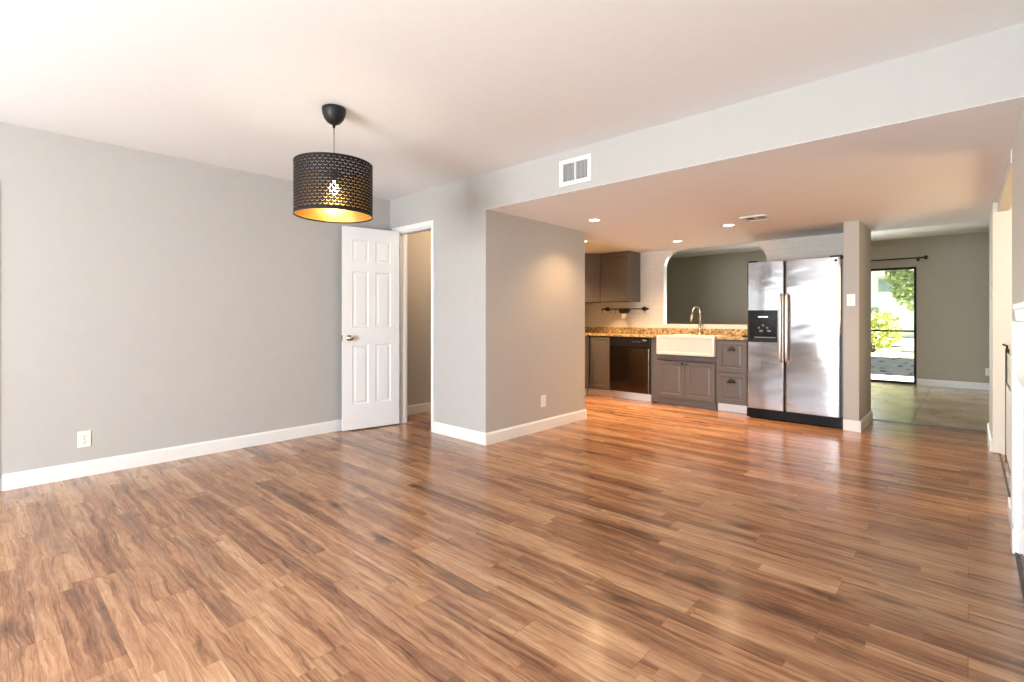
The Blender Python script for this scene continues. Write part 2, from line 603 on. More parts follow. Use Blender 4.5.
# ------------------------------------------------------------------ the room shell
XL, XR = -4.71, 0.18          # left and right wall planes
YF = 3.125                    # facing wall
YB = -3.8                     # wall behind the camera
HC, HK, HFAR = 2.44, 2.118, 2.5
XP = -3.2                     # kitchen side of the partition
YK = 6.8                      # kitchen back wall
YG = 10.85                    # garden wall of the far room
DX0, DX1, DZ = -4.543, -3.968, 2.064   # closet doorway
YJ0, YJ1 = 4.05, 5.85         # wide opening in the right wall

struct(MB().box(-5.2, 3.2, YB - 0.1, 6.86, -0.12, 0), 'floor', M['floor'], 'glossy brown wood plank floor of the living room and kitchen', 'floor')
struct(MB().box(-7.2, 0.5, 6.86, YG + 0.14, -0.12, 0), 'floor_far', M['tile_floor'], 'beige square tile floor of the room beyond the kitchen', 'floor')
struct(MB().box(XL - 0.12, XR + 0.12, YB - 0.1, YF, HC, HC + 0.12), 'ceiling', M['ceiling'], 'white ceiling of the living room', 'ceiling')
struct(MB().box(XP - 0.1, 0.30, YF + 0.1, YK, HK, HK + 0.1).box(-4.87, XP - 0.1, 4.69, YK, HK, HK + 0.1).box(XP, XR + 0.06, YF, YF + 0.1, HK, HK + 0.0015).box(-0.947, 0.30, YK, 6.895, HK, HK + 0.0015), 'ceiling_kitchen', M['ceiling'], 'lower white ceiling over the kitchen', 'ceiling')
struct(MB().box(-7.2, 0.5, YK + 0.10, YG + 0.14, HFAR, HFAR + 0.1), 'ceiling_far', M['ceiling'], 'white ceiling of the room beyond the kitchen', 'ceiling')

# left wall with a window behind the camera's left
m = MB()
m.box(XL - 0.12, XL, 0.0, YF + 0.1, 0, HC)
m.box(XL - 0.12, XL, YB - 0.1, -1.9, 0, HC)
m.box(XL - 0.12, XL, -1.9, 0.0, 0, 0.75).box(XL - 0.12, XL, -1.9, 0.0, 2.05, HC)
struct(m, 'wall_left', M['wall'], 'plain grey painted wall on the left', 'wall')
# facing wall with the closet doorway and the beam over the kitchen opening
m = MB()
m.box(XL, DX0, YF, YF + 0.1, 0, HC).box(DX1, XP, YF, YF + 0.1, 0, HC).box(DX0, DX1, YF, YF + 0.1, DZ, HC)
m.box(XP, XR + 0.12, YF, YF + 0.1, HK + 0.0015, HC)
struct(m, 'wall_front', M['wall'], 'grey wall with the closet doorway, running on as a beam over the kitchen', 'wall')
struct(MB().box(XP - 0.1, XP, YF + 0.1, 4.69, 0, HK), 'wall_partition', M['wall'], 'grey return wall between closet and kitchen', 'wall')
# closet
m = MB()
m.box(-5.0, -4.87, YF + 0.1, 4.69, 0, HC).box(-4.87, XP - 0.1, 4.56, 4.69, 0, HC)
m.box(-5.0, XP - 0.1, YF + 0.1, 4.72, HC, HC + 0.1).box(-5.0, XL, YF, YF + 0.1, 0, HC)
m.box(XP - 0.1, XP, YF + 0.1, 4.65, HK + 0.1, HC)
struct(m, 'wall_closet', M['wall'], 'grey walls inside the closet behind the open door', 'wall')
# wall behind the camera, with a window and a sliding door
m = MB()
m.box(XL - 0.12, -4.5, YB - 0.1, YB, 0, HC).box(-2.5, -2.25, YB - 0.1, YB, 0, HC).box(-0.05, XR + 0.12, YB - 0.1, YB, 0, HC)
m.box(-4.5, -2.5, YB - 0.1, YB, 0, 0.85).box(-4.5, -2.5, YB - 0.1, YB, 2.15, HC).box(-2.25, -0.05, YB - 0.1, YB, 2.02, HC)
struct(m, 'wall_back', M['wall'], 'grey wall behind the camera', 'wall')
# right wall: near piece, header over the wide opening, and the short piece at its far end
m = MB()
m.box(XR, XR + 0.06, YB - 0.1, YJ0, 0, HC)
m.box(XR - 0.005, XR + 0.06, YJ0, YJ1, 2.035, HK).box(XR - 0.035, XR + 0.13, YJ1, YK, 0, HK)
struct(m, 'wall_right', M['wall_daylit'], 'pale wall along the right side with a wide opening', 'wall')
m = MB()
m.box(3.0, 3.1, 2.0, 7.0, 0, HC).box(XR + 0.06, 3.0, 7.0, 7.1, 0, HC).box(XR + 0.06, 3.0, 1.9, 2.0, 0, HC)
m.box(XR + 0.06, 3.1, 1.9, 7.1, HC, HC + 0.1)
struct(m, 'wall_side', M['wall'], 'walls of the side room beyond the wide opening', 'wall')

# kitchen: left wall, back wall with the arched pass-through
struct(MB().box(-4.87, -4.77, 4.69, YK, 0, HK), 'wall_kitchen_left', M['wall'], 'grey wall at the left end of the kitchen', 'wall')
PX0, PX1, PZ0, PZ1, PR = -3.268, -1.885, 1.052, 2.110, 0.25
m = MB()
Y0, Y1 = YK, YK + 0.10
m.box(-7.2, PX0, Y0, Y1, 0, HFAR).box(PX1, -0.947, Y0, Y1, 0, HFAR).box(PX0, PX1, Y0, Y1, 0, PZ0).box(PX0, PX1, Y0, Y1, PZ1, HFAR)
for cx, sx in ((PX0, 1), (PX1, -1)):
    arc = [(cx + sx * (PR - PR * math.cos(a)), PZ1 - PR + PR * math.sin(a)) for a in [k * PI / 24 for k in range(13)]]
    m.prism([(cx, PZ1)] + arc, 'Y', Y0, Y1)
m.bm.normal_update()
bmesh.ops.recalc_face_normals(m.bm, faces=m.bm.faces)
for f in m.bm.faces:
    f.material_index = 0 if f.normal.y < -0.9 else (2 if f.normal.y > 0.9 else 1)
struct(m, 'wall_kitchen_back', [M['wall_tile'], M['white'], M['wall_far']], 'white tiled kitchen wall with the arched pass-through opening', 'wall')
struct(MB().box(-0.947, -0.813, 6.02, 6.84, 0, HK).box(-0.947, 0.5, Y0 + 0.01, Y1, HK + 0.002, HFAR), 'wall_pillar', M['wall'], 'narrow grey wall end to the right of the refrigerator', 'wall', bevel=0.004)

# far room
SX0, SX1, SZ = -2.45, -0.66, 2.01
m = MB()
m.box(-7.2, SX0, YG, YG + 0.14, 0, HFAR).box(SX1, 0.5, YG, YG + 0.14, 0, HFAR).box(SX0, SX1, YG, YG + 0.14, SZ, HFAR)
struct(m, 'wall_far', M['wall_far'], 'taupe wall with the sliding glass door to the garden', 'wall')
m = MB()
m.box(0.235, 0.5, Y1, YG, 0, HFAR).box(-7.2, -7.1, Y1, YG, 0, HFAR).box(XR + 0.05, 0.5, Y0, Y1, 0, HK)
struct(m, 'wall_far_right', M['wall_far'], 'end walls of the room beyond the kitchen', 'wall')

# baseboards with an eased top
def base_prof(hgt, th):
    return [(0, 0), (th, 0), (th, hgt * 0.86), (th * 0.55, hgt * 0.95), (th * 0.45, hgt), (0, hgt)]


BH, BT = 0.108, 0.016


def baseboard(name, runs, label, mat=None):
    m = MB()
    for (ax, wall, sgn, a0, a1) in runs:
        poly = [(wall + sgn * p, q) for p, q in base_prof(BH, BT)]
        # ax 'Y': board on a wall of constant x running along y; 'X': on a wall of constant y running along x
        if ax == 'Y':
            A = [(p, q) for p, q in poly]
            m.prism(A, 'Y', a0, a1)
        else:
            m.prism(poly, 'X', a0, a1)
    struct(m, name, mat or M['white'], label, 'baseboard')


baseboard('baseboard_left', [('Y', XL, 1, 0.13, YF)], 'white baseboard along the left wall')
baseboard('baseboard_front', [('X', YF, -1, -3.930, XP + BT - 0.0008), ('Y', XP, 1, YF - BT + 0.0008, 4.69 + BT - 0.0008), ('X', 4.69, 1, XP - 0.1, XP + BT - 0.0008)], 'white baseboard around the return wall corner')
baseboard('baseboard_closet', [('Y', -4.87, 1, YF + 0.1, 4.56), ('X', 4.56, -1, -4.87, XP - 0.1)], 'white baseboard inside the closet')
baseboard('baseboard_pillar', [('X', 6.02, -1, -0.947, -0.813 + BT - 0.0008), ('Y', -0.813, 1, 6.02 - BT + 0.0008, 6.84)], 'white baseboard around the wall end beside the refrigerator')
baseboard('baseboard_far', [('X', YG, -1, SX1 + 0.01, 0.235), ('Y', 0.235, -1, Y1, YG)], 'white baseboard under the taupe far wall')
baseboard('baseboard_right', [('Y', XR, -1, 3.56, YJ0), ('X', YJ0, 1, XR - BT, XR + 0.06)], 'white baseboard on the right wall beside the fireplace')
baseboard('baseboard_stub', [('Y', XR - 0.035, -1, YJ1 + 0.05, Y0 + 0.02)], 'white baseboard on the short wall beyond the wide opening')

# closet door casing and jamb
m = MB()
CW = 0.038
m.box(DX0 - 0.11, DX0, YF - 0.018, YF + 0.001, 0, DZ + 0.057).box(DX1, DX1 + CW, YF - 0.018, YF + 0.001, 0, DZ + 0.057)
m.box(DX0, DX1, YF - 0.018, YF + 0.001, DZ, DZ + 0.057)
m.box(DX0 - 0.001, DX0 + 0.018, YF, YF + 0.1, 0, DZ).box(DX1 - 0.012, DX1 + 0.001, YF, YF + 0.1, 0, DZ).box(DX0, DX1, YF, YF + 0.1, DZ - 0.014, DZ + 0.001)
m.box(DX0 + 0.018, DX0 + 0.03, YF + 0.045, YF + 0.08, 0, DZ - 0.014)
m.box(DX0 - 0.03, DX0, YF + 0.1, YF + 0.112, 0, DZ + 0.06)
struct(m, 'trim_1', M['white'], 'white door casing around the closet doorway', 'door casing', bevel=0.003)
m = MB()
m.box(XL - 0.001, XL + 0.012, 0.02, 0.112, 0, 2.05)
struct(m, 'trim_2', M['tan'], 'tan wooden casing strip at the near end of the left wall', 'casing')
# floor transition strips
struct(MB().box(-0.813, 0.145, 6.842, 6.878, -0.001, 0.007), 'trim_3', M['strip'], 'thin dark strip where plank floor meets tile floor', 'floor strip')
struct(MB().box(XR + 0.003, XR + 0.014, YJ0, YJ1, -0.001, 0.005).box(XR - 0.035, XR + 0.014, YJ1 - 0.012, YJ1, -0.001, 0.005),
       'trim_4', M['strip'], 'thin dark floor strip along the wide opening at the right', 'floor strip')

# the six-panel door, swung open against the left wall
dr = bpy.data.objects.new('door_1', None)
COL.objects.link(dr)
H = Vector((-4.522, 3.098, 0.012))
E_ = Vector((-4.637, 2.511, 0.012))
dv_ = (E_ - H)
dr.location = H
dr.rotation_euler = (0, 0, math.atan2(dv_.y, dv_.x))
tag(dr, 'white six-panel door standing open against the left wall', 'door', kind='structure')
ORG[dr.name] = (0, 0, 0)
DW, DH, DT = 0.60, 2.052, 0.035
m = MB()
# local x from hinge to free edge; the face seen from the room looks to local +y
xs = [0, 0.098, 0.262, 0.338, 0.502, DW]
zs = [0, 0.254, 0.856, 1.034, 1.600, 1.700, 1.922, DH]
cells = {(i, j) for i in (1, 3) for j in (1, 3, 5)}
m.slab(DW, DH, DT, cells, [(0, 0), (0.006, 0.007), (0.018, 0.007), (0.036, 0.002)], None, True, xs, zs)
leaf = m.build('leaf', M['door_white'], dr, bevel=0.0015)
for nm, sgn, y0 in (('knob', 1, DT), ('knob', -1, 0.0)):
    k = MB()
    prof = [(0.031, 0), (0.031, 0.004), (0.026, 0.008), (0.012, 0.012), (0.010, 0.030), (0.018, 0.036), (0.027, 0.045), (0.0285, 0.054), (0.024, 0.063), (0.012, 0.067), (0.0, 0.0675)]
    k.lathe((DW - 0.062, y0, 0.928), [(r, sgn * hh) for r, hh in prof], 24, 'Y')
    k.build('knob', M['knob'], dr)
k = MB()
k.box(DW - 0.0005, DW + 0.0015, 0.006, 0.029, 0.90, 0.957).box(DW, DW + 0.010, 0.012, 0.023, 0.92, 0.938)
k.build('latch', M['knob'], dr)
for zz in (0.22, 1.02, 1.83):
    k = MB()
    k.tube([(-0.006, -0.004, zz - 0.045), (-0.006, -0.004, zz + 0.045)], 0.006, 10).box(-0.006, 0.0, -0.004, 0.03, zz - 0.045, zz + 0.045)
    k.build('hinge', M['knob'], dr)

# ------------------------------------------------------------------ windows
def framed_window(name, ax, plane, a0, a1, z0, z1, label, mat_fr, wd=0.05, dp=0.07, rails=(), mull=(), cat='window'):
    """Frame with pane. ax 'X': the window runs along x at y=plane; 'Y': along y at x=plane."""
    loc = ((a0 + a1) / 2, plane, z0) if ax == 'X' else (plane, (a0 + a1) / 2, z0)
    w_ = thing(name, loc, label, cat, kind='structure')

    def bx(m, u0, u1, d0, d1, q0, q1):
        if ax == 'X':
            m.box(u0, u1, plane + d0, plane + d1, q0, q1)
        else:
            m.box(plane + d0, plane + d1, u0, u1, q0, q1)
    m = MB()
    bx(m, a0, a0 + wd, 0, dp, z0, z1)
    bx(m, a1 - wd, a1, 0, dp, z0, z1)
    bx(m, a0 + wd, a1 - wd, 0, dp, z1 - wd, z1)
    bx(m, a0 + wd, a1 - wd, 0, dp, z0, z0 + wd)
    for c in mull:
        bx(m, c - wd / 2, c + wd / 2, 0.005, dp - 0.005, z0 + wd, z1 - wd)
    m.build('frame', mat_fr, w_, bevel=0.003)
    for c in rails:
        m = MB()
        bx(m, a0 + wd, a1 - wd, dp * 0.25, dp * 0.6, c - 0.014, c + 0.014)
        m.build('rail', mat_fr, w_)
    m = MB()
    bx(m, a0 + wd, a1 - wd, dp * 0.48, dp * 0.48 + 0.006, z0 + wd, z1 - wd)
    m.build('pane', M['glass'], w_)
    return w_


sl = framed_window('door_2', 'X', YG + 0.01, SX0, SX1, 0.0, SZ, 'dark framed sliding glass door to the garden in the far wall', M['bronze'], 0.036, 0.10, rails=(0.91,), mull=(-1.56,), cat='sliding door')
m = MB().box(SX1 - 0.034, SX1 - 0.012, YG - 0.025, YG + 0.012, 0.86, 1.10)
m.build('handle', M['bronze'], sl, bevel=0.004)
framed_window('window_1', 'X', YB - 0.09, -4.5, -2.5, 0.85, 2.15, 'white framed window behind the camera', M['white'], 0.05, 0.07, mull=(-3.5,))
framed_window('door_3', 'X', YB - 0.09, -2.25, -0.05, 0.0, 2.02, 'sliding glass door behind the camera', M['bronze'], 0.05, 0.07, mull=(-1.15,), cat='sliding door')
framed_window('window_2', 'Y', XL - 0.11, -1.9, 0.0, 0.75, 2.05, 'white framed window near the end of the left wall', M['white'], 0.05, 0.07, mull=(-0.95,))

# ------------------------------------------------------------------ pendant lamp
LX, LY = -2.884, 1.509
lamp = thing('pendant_lamp', (LX, LY, HC), 'black perforated drum pendant lamp with gold lining hanging from the ceiling', 'lamp')
m = MB()
m.lathe((LX, LY, 0), [(0.0, HC - 0.0005), (0.064, HC - 0.0005), (0.071, HC - 0.006), (0.0705, HC - 0.022), (0.066, HC - 0.045), (0.056, HC - 0.070), (0.040, HC - 0.090),
                      (0.022, HC - 0.101), (0.010, HC - 0.106), (0.007, HC - 0.124), (0.004, HC - 0.126)], 40)
m.build('canopy', M['lamp_black'], lamp)
MB().tube([(LX, LY, HC - 0.12), (LX, LY, 2.04)], 0.0035, 10).build('cord', M['grey_plastic'], lamp)
SR, S0, S1 = 0.23, 1.775, 2.088
m = MB()
n = 96
for r_, mi in ((SR, 0), (SR - 0.0015, 1)):
    rings = [[m.bm.verts.new((LX + r_ * math.cos(2 * PI * k / n), LY + r_ * math.sin(2 * PI * k / n), z)) for k in range(n)] for z in (S0, S1)]
    for k in range(n):
        f = m.bm.faces.new((rings[0][k], rings[0][(k + 1) % n], rings[1][(k + 1) % n], rings[1][k]))
        f.smooth = True
        f.material_index = mi
shade = m.build('shade', [M['shade_out'], M['shade_in']], lamp, normals=False)
for z in (S0, S1):
    m = MB()
    m.lathe((LX, LY, z), [(SR + 0.0012, -0.004), (SR + 0.0012, 0.004), (SR - 0.0028, 0.004), (SR - 0.0028, -0.004)], n, close=True)
    m.build('rim', M['lamp_black'], shade)
a0 = math.atan2(-LY, -LX) - 1.02
m = MB()
for k in range(6):
    a, b = a0 - 0.05 + k * 0.012, a0 - 0.05 + (k + 1) * 0.012
    pts = []
    for z in (S0, S1):
        for aa in ((a, b) if z == S0 else (b, a)):
            pts.append((LX + (SR + 0.001) * math.cos(aa), LY + (SR + 0.001) * math.sin(aa), z))
    m.face(pts)
m.build('seam', M['lamp_black'], shade)
m = MB()
for k in range(3):
    a = 2 * PI * k / 3 + 0.4
    m.tube([(LX + 0.02 * math.cos(a), LY + 0.02 * math.sin(a), 2.04), (LX + 0.222 * math.cos(a), LY + 0.222 * math.sin(a), 2.07), (LX + 0.2285 * math.cos(a), LY + 0.2285 * math.sin(a), 2.084)], 0.002, 8)
m.lathe((LX, LY, 2.04), [(0.018, -0.003), (0.026, -0.003), (0.026, 0.003), (0.018, 0.003)], 24, close=True)
m.build('spider', M['lamp_black'], lamp)
MB().lathe((LX, LY, 0), [(0.0, 2.062), (0.012, 2.06), (0.019, 2.05), (0.021, 1.997), (0.0205, 1.987), (0.0, 1.985)], 24).build('socket', M['lamp_black'], lamp)
MB().lathe((LX, LY, 1.936), [(0.0, -0.034), (0.015, -0.031), (0.027, -0.021), (0.033, -0.006), (0.032, 0.008), (0.025, 0.024), (0.016, 0.038), (0.013, 0.05)], 28).build('bulb', M['bulb'], lamp)

# ------------------------------------------------------------------ vents, plates, lights
# wall register on the beam
vx0, vx1, vz0, vz1 = -2.366, -2.068, 2.166, 2.370
v = thing('air_vent', ((vx0 + vx1) / 2, YF, vz0), 'white louvred air vent high on the beam', 'vent')
m = MB()
fw = 0.034
m.box(vx0, vx0 + fw, YF - 0.012, YF, vz0, vz1).box(vx1 - fw, vx1, YF - 0.012, YF, vz0, vz1)
m.box(vx0 + fw, vx1 - fw, YF - 0.012, YF, vz1 - fw, vz1).box(vx0 + fw, vx1 - fw, YF - 0.012, YF, vz0, vz0 + fw)
m.box((vx0 + vx1) / 2 - 0.006, (vx0 + vx1) / 2 + 0.006, YF - 0.011, YF - 0.001, vz0 + fw, vz1 - fw)
m.build('frame', M['white'], v, bevel=0.003)
MB().box(vx0 + fw, vx1 - fw, YF - 0.0015, YF - 0.0005, vz0 + fw, vz1 - fw).build('duct', M['vent_dark'], v)
for half in (0, 1):
    m = MB()
    xa = vx0 + fw if half == 0 else (vx0 + vx1) / 2 + 0.006
    xb = (vx0 + vx1) / 2 - 0.006 if half == 0 else vx1 - fw
    for k in range(9):
        xx = xa + (k + 0.5) * (xb - xa) / 9
        rot = Matrix.Translation((xx, YF - 0.006, 0)) @ Matrix.Rotation(math.radians(28 if half == 0 else 40), 4, 'Z')
        m.box(-0.0008, 0.0008, -0.005, 0.005, vz0 + fw + 0.002, vz1 - fw - 0.002, mat=rot)
    m.build('louvre', M['white'], v)
MB().lathe((vx0 + 0.012, YF - 0.012, (vz0 + vz1) / 2), [(0.004, 0), (0.0035, -0.002), (0, -0.0025)], 12, 'Y').build('screw', M['slot'], v)

# square register in the kitchen ceiling
cx_, cy_, s_ = -1.526, 5.156, 0.118
v = thing('ceiling_vent', (cx_, cy_, HK), 'square metal air vent set in the kitchen ceiling', 'vent')
m = MB()
f_ = 0.03
z0, z1 = HK - 0.012, HK
m.box(cx_ - s_, cx_ + s_, cy_ - s_, cy_ - s_ + f_, z0, z1).box(cx_ - s_, cx_ + s_, cy_ + s_ - f_, cy_ + s_, z0, z1)
m.box(cx_ - s_, cx_ - s_ + f_, cy_ - s_ + f_, cy_ + s_ - f_, z0, z1).box(cx_ + s_ - f_, cx_ + s_, cy_ - s_ + f_, cy_ + s_ - f_, z0, z1)
m.box(cx_ - 0.006, cx_ + 0.006, cy_ - s_ + f_, cy_ + s_ - f_, z0, z1 - 0.002)
m.build('frame', M['white'], v, bevel=0.003)
MB().box(cx_ - s_ + f_, cx_ + s_ - f_, cy_ - s_ + f_, cy_ + s_ - f_, HK - 0.0015, HK - 0.0005).build('duct', M['slot'], v)
for half in (0, 1):
    m = MB()
    for k in range(4):
        yy = cy_ - s_ + f_ + (k + 0.5) * (2 * s_ - 2 * f_) / 4
        xa, xb = (cx_ - s_ + f_, cx_ - 0.006) if half == 0 else (cx_ + 0.006, cx_ + s_ - f_)
        rot = Matrix.Translation((0, yy, HK - 0.0065)) @ Matrix.Rotation(math.radians(35 if half == 0 else -35), 4, 'X')
        m.box(xa + 0.001, xb - 0.001, -0.005, 0.005, -0.0008, 0.0008, mat=rot)
    m.build('louvre', M['vent_metal'], v)


def recessed(x, y, label, watt):
    t_ = thing('recessed_light', (x, y, HK), label, 'ceiling light', 'recessed lights in the kitchen ceiling')
    MB().lathe((x, y, HK), [(0.052, -0.0005), (0.074, -0.0005), (0.076, -0.003), (0.072, -0.006), (0.056, -0.006), (0.052, -0.003)], 32, close=True).build('trim_ring', M['white'], t_)
    MB().lathe((x, y, HK), [(0.0, -0.002), (0.051, -0.002), (0.052, -0.001), (0.052, -0.0004), (0, -0.0004)], 32).build('lens', M['recess'], t_)
    light('recessed_light_beam', 'SPOT', (x, y, HK - 0.012), watt, (1.0, 0.62, 0.30), aim=(0, 0, -1), spot_size=math.radians(128), spot_blend=0.75, shadow_soft_size=0.05)


recessed(-2.749, 4.198, 'glowing recessed ceiling light nearest the beam', 62)
recessed(-2.730, 6.070, 'glowing recessed ceiling light in front of the arched pass-through', 180)
recessed(-1.862, 5.379, 'glowing recessed ceiling light beside the square ceiling vent', 120)
recessed(-4.250, 5.600, 'recessed ceiling light over the left counter run, behind the return wall', 230)
recessed(-3.625, 5.268, 'glowing recessed ceiling light half hidden by the return wall corner', 170)


def outlet(loc, ax, sgn, label, wd=0.075, ht=0.118):
    """Duplex outlet; ax 'X' = on a wall of constant x (normal sgn*x)."""
    t_ = thing('wall_outlet', loc, label, 'outlet', None)
    x, y, z = loc

    def bx(m, u0, u1, d0, d1, q0, q1):
        if ax == 'X':
            m.box(x + sgn * d0, x + sgn * d1, y + u0, y + u1, z + q0, z + q1)
        else:
            m.box(x + u0, x + u1, y + sgn * d0, y + sgn * d1, z + q0, z + q1)
    m = MB()
    bx(m, -wd / 2, wd / 2, 0, 0.006, -ht / 2, ht / 2)
    m.build('cover_plate', M['plastic'], t_, bevel=0.003)
    for q in (-0.021, 0.021):
        m = MB()
        bx(m, -0.0165, 0.0165, 0.006, 0.0085, q - 0.0145, q + 0.0145)
        s = m.build('socket', M['plastic'], t_, bevel=0.002)
        m = MB()
        bx(m, -0.0085, -0.006, 0.0085, 0.0089, q - 0.002, q + 0.008)
        bx(m, 0.006, 0.0085, 0.0085, 0.0089, q - 0.002, q + 0.008)
        bx(m, -0.003, 0.003, 0.0085, 0.0089, q - 0.011, q - 0.006)
        m.build('slots', M['slot'], s)
    m = MB()
    bx(m, -0.003, 0.003, 0.006, 0.0072, -0.003, 0.003)
    m.build('screw', M['slot'], t_)
    return t_


outlet((XL, 0.545, 0.268), 'X', 1, 'white wall outlet low on the left wall')
outlet((XP, 3.945, 0.293), 'X', 1, 'white wall outlet low on the return wall beside the kitchen')
outlet((0.222, YG, 0.285), 'Y', -1, 'small wall outlet low on the taupe far wall')


def switch(loc, ax, sgn, label):
    t_ = thing('light_switch', loc, label, 'switch')
    x, y, z = loc

    def bx(m, u0, u1, d0, d1, q0, q1):
        if ax == 'X':
            m.box(x + sgn * d0, x + sgn * d1, y + u0, y + u1, z + q0, z + q1)
        else:
            m.box(x + u0, x + u1, y + sgn * d0, y + sgn * d1, z + q0, z + q1)
    m = MB()
    bx(m, -0.037, 0.037, 0, 0.006, -0.06, 0.06)
    m.build('cover_plate', M['white'], t_, bevel=0.003)
    m = MB()
    bx(m, -0.015, 0.015, 0.006, 0.010, -0.033, 0.033)
    m.build('rocker', M['plastic'], t_, bevel=0.003)


switch((-0.881, 6.02, 1.323), 'Y', -1, 'white light switch on the wall end beside the refrigerator')
switch((XR - 0.035, 6.30, 1.375), 'X', -1, 'white light switch on the short wall right of the tile room')

# ------------------------------------------------------------------ kitchen base units
YC = 6.20                     # cabinet face
CB = M['cabinet']
PANEL = [(0, 0), (0.052, 0), (0.056, 0.005), (0.066, 0.005), (0.082, 0.0015), (0.088, 0.0015)]


def T(x, y, z):
    return Matrix.Translation((x, y, z))


def front(parent, name, x0, x1, z0, z1, y=YC, th=0.02, loops=PANEL, mat=None):
    m = MB()
    m.slab(x1 - x0, z1 - z0, th, None, loops, T(x0, y - th, z0))
    return m.build(name, mat or CB, parent, bevel=0.0015)


def round_knob(parent, x, y, z):
    MB().lathe((x, y, z), [(0.006, 0.0), (0.006, -0.012), (0.013, -0.018), (0.0145, -0.024), (0.011, -0.029), (0, -0.030)], 20, 'Y').build('knob', M['black_metal'], parent)


def cup_pull(parent, x, y, z):
    m = MB()
    n_, R_, D_ = 14, 0.048, 0.028
    rows = []
    for j in range(6):
        ph = j / 5 * PI / 2
        rows.append([m.bm.verts.new((x + R_ * math.cos(PI * k / n_) * (0.35 + 0.65 * math.cos(ph * 0.55)), y - D_ * math.sin(ph), z + 0.044 * math.sin(PI * k / n_) * math.cos(ph) - 0.006 * math.sin(ph))) for k in range(n_ + 1)])
    for a, b in zip(rows, rows[1:]):
        for k in range(n_):
            f = m.bm.faces.new((a[k], a[k + 1], b[k + 1], b[k]))
            f.smooth = True
    o = m.build('cup_pull', M['black_metal'], parent)
    s = o.modifiers.new('thick', 'SOLIDIFY')
    s.thickness = 0.003
    return o


# left run (only its end shows past the return wall)
c = thing('base_cabinet', (-4.45, 5.6, 0), 'grey base cabinet on the left run, its end showing past the return wall', 'cabinet')
MB().box(-4.765, -4.152, 4.95, 6.195, 0.10, 0.872).build('body', CB, c, bevel=0.002)
m = MB()
m.slab(0.60, 0.755, 0.02, None, PANEL, T(-4.132, 5.56, 0.112) @ Matrix.Rotation(PI / 2, 4, 'Z'))
m.build('door', CB, c, bevel=0.0015)
MB().box(-4.74, -4.21, 4.97, 6.25, 0, 0.10).build('toe_kick', M['white'], c)
# narrow door unit left of the dishwasher
c = thing('base_cabinet', (-3.96, 6.5, 0), 'narrow grey base cabinet left of the dishwasher', 'cabinet')
MB().box(-4.148, -3.792, YC, YK - 0.01, 0.10, 0.872).build('body', CB, c, bevel=0.002)
front(c, 'door', -4.128, -3.794, 0.112, 0.866, loops=[(0, 0), (0.048, 0), (0.052, 0.005), (0.060, 0.005), (0.074, 0.0015), (0.08, 0.0015)])
MB().box(-4.205, -3.792, 6.235, 6.255, 0, 0.098).build('toe_kick', M['white'], c, bevel=0.002)
# dishwasher
d = thing('dishwasher', (-3.47, 6.5, 0), 'dark stainless dishwasher with black control panel under the counter', 'dishwasher')
MB().box(-3.786, -3.163, YC + 0.02, YK - 0.02, 0.10, 0.868).build('tub', M['black_plastic'], d)
MB().box(-3.784, -3.182, YC - 0.028, YC + 0.018, 0.108, 0.724).build('door', M['dark_steel'], d, bevel=0.005)
MB().box(-3.784, -3.166, YC - 0.020, YC + 0.018, 0.732, 0.866).build('control_panel', M['black_plastic'], d, bevel=0.004)
MB().box(-3.181, -3.178, YC - 0.026, YC + 0.018, 0.12, 0.72).build('edge_trim', M['chrome'], d)
MB().box(-3.274, -3.216, YC - 0.0215, YC - 0.0195, 0.825, 0.842).build('badge', M['chrome'], d)
m = MB()
for k in range(4):
    m.lathe((-3.42 + k * 0.034, YC - 0.020, 0.812), [(0.008, 0), (0.008, -0.003), (0, -0.0035)], 14, 'Y')
m.build('buttons', M['grey_plastic'], d)
MB().box(-3.784, -3.161, 6.235, 6.255, 0, 0.098).build('toe_kick', M['white'], d, bevel=0.002)
# sink cabinet
c = thing('sink_cabinet', (-2.71, 6.5, 0), 'grey sink cabinet with two panelled doors under the white sink', 'cabinet')
MB().box(-3.146, -3.066, YC - 0.002, YC + 0.02, 0.012, 0.872).box(-3.158, -3.140, YC, YK - 0.01, 0.0, 0.872).box(-2.312, -2.294, YC, YK - 0.01, 0, 0.656) \
    .box(-3.066, -2.294, YC - 0.002, YC + 0.02, 0.585, 0.652).box(-3.140, -2.312, YC + 0.02, YK - 0.01, 0.08, 0.10).box(-3.066, -2.294, YC - 0.002, YC + 0.02, 0.02, 0.098) \
    .build('body', CB, c, bevel=0.002)
MB().box(-3.08, -2.296, YC + 0.004, YC + 0.022, 0.0, 0.03).build('toe_kick', CB, c)
a = front(c, 'door', -3.064, -2.684, 0.102, 0.580, y=YC - 0.003)
round_knob(a, -2.708, YC - 0.023, 0.548)
a = front(c, 'door', -2.680, -2.300, 0.102, 0.580, y=YC - 0.003)
round_knob(a, -2.656, YC - 0.023, 0.548)
# drawer unit
c = thing('drawer_cabinet', (-2.11, 6.5, 0), 'grey drawer cabinet with black cup pulls beside the refrigerator', 'cabinet')
MB().box(-2.290, -1.925, YC, YK - 0.01, 0.098, 0.872).build('body', CB, c, bevel=0.002)
for za, zb in ((0.486, 0.866), (0.106, 0.478)):
    a = front(c, 'drawer', -2.284, -1.932, za, zb, y=YC)
    cup_pull(a, -2.106, YC - 0.020, zb - 0.112)
MB().box(-2.288, -1.90, 6.235, 6.255, 0, 0.096).build('toe_kick', M['white'], c, bevel=0.002)

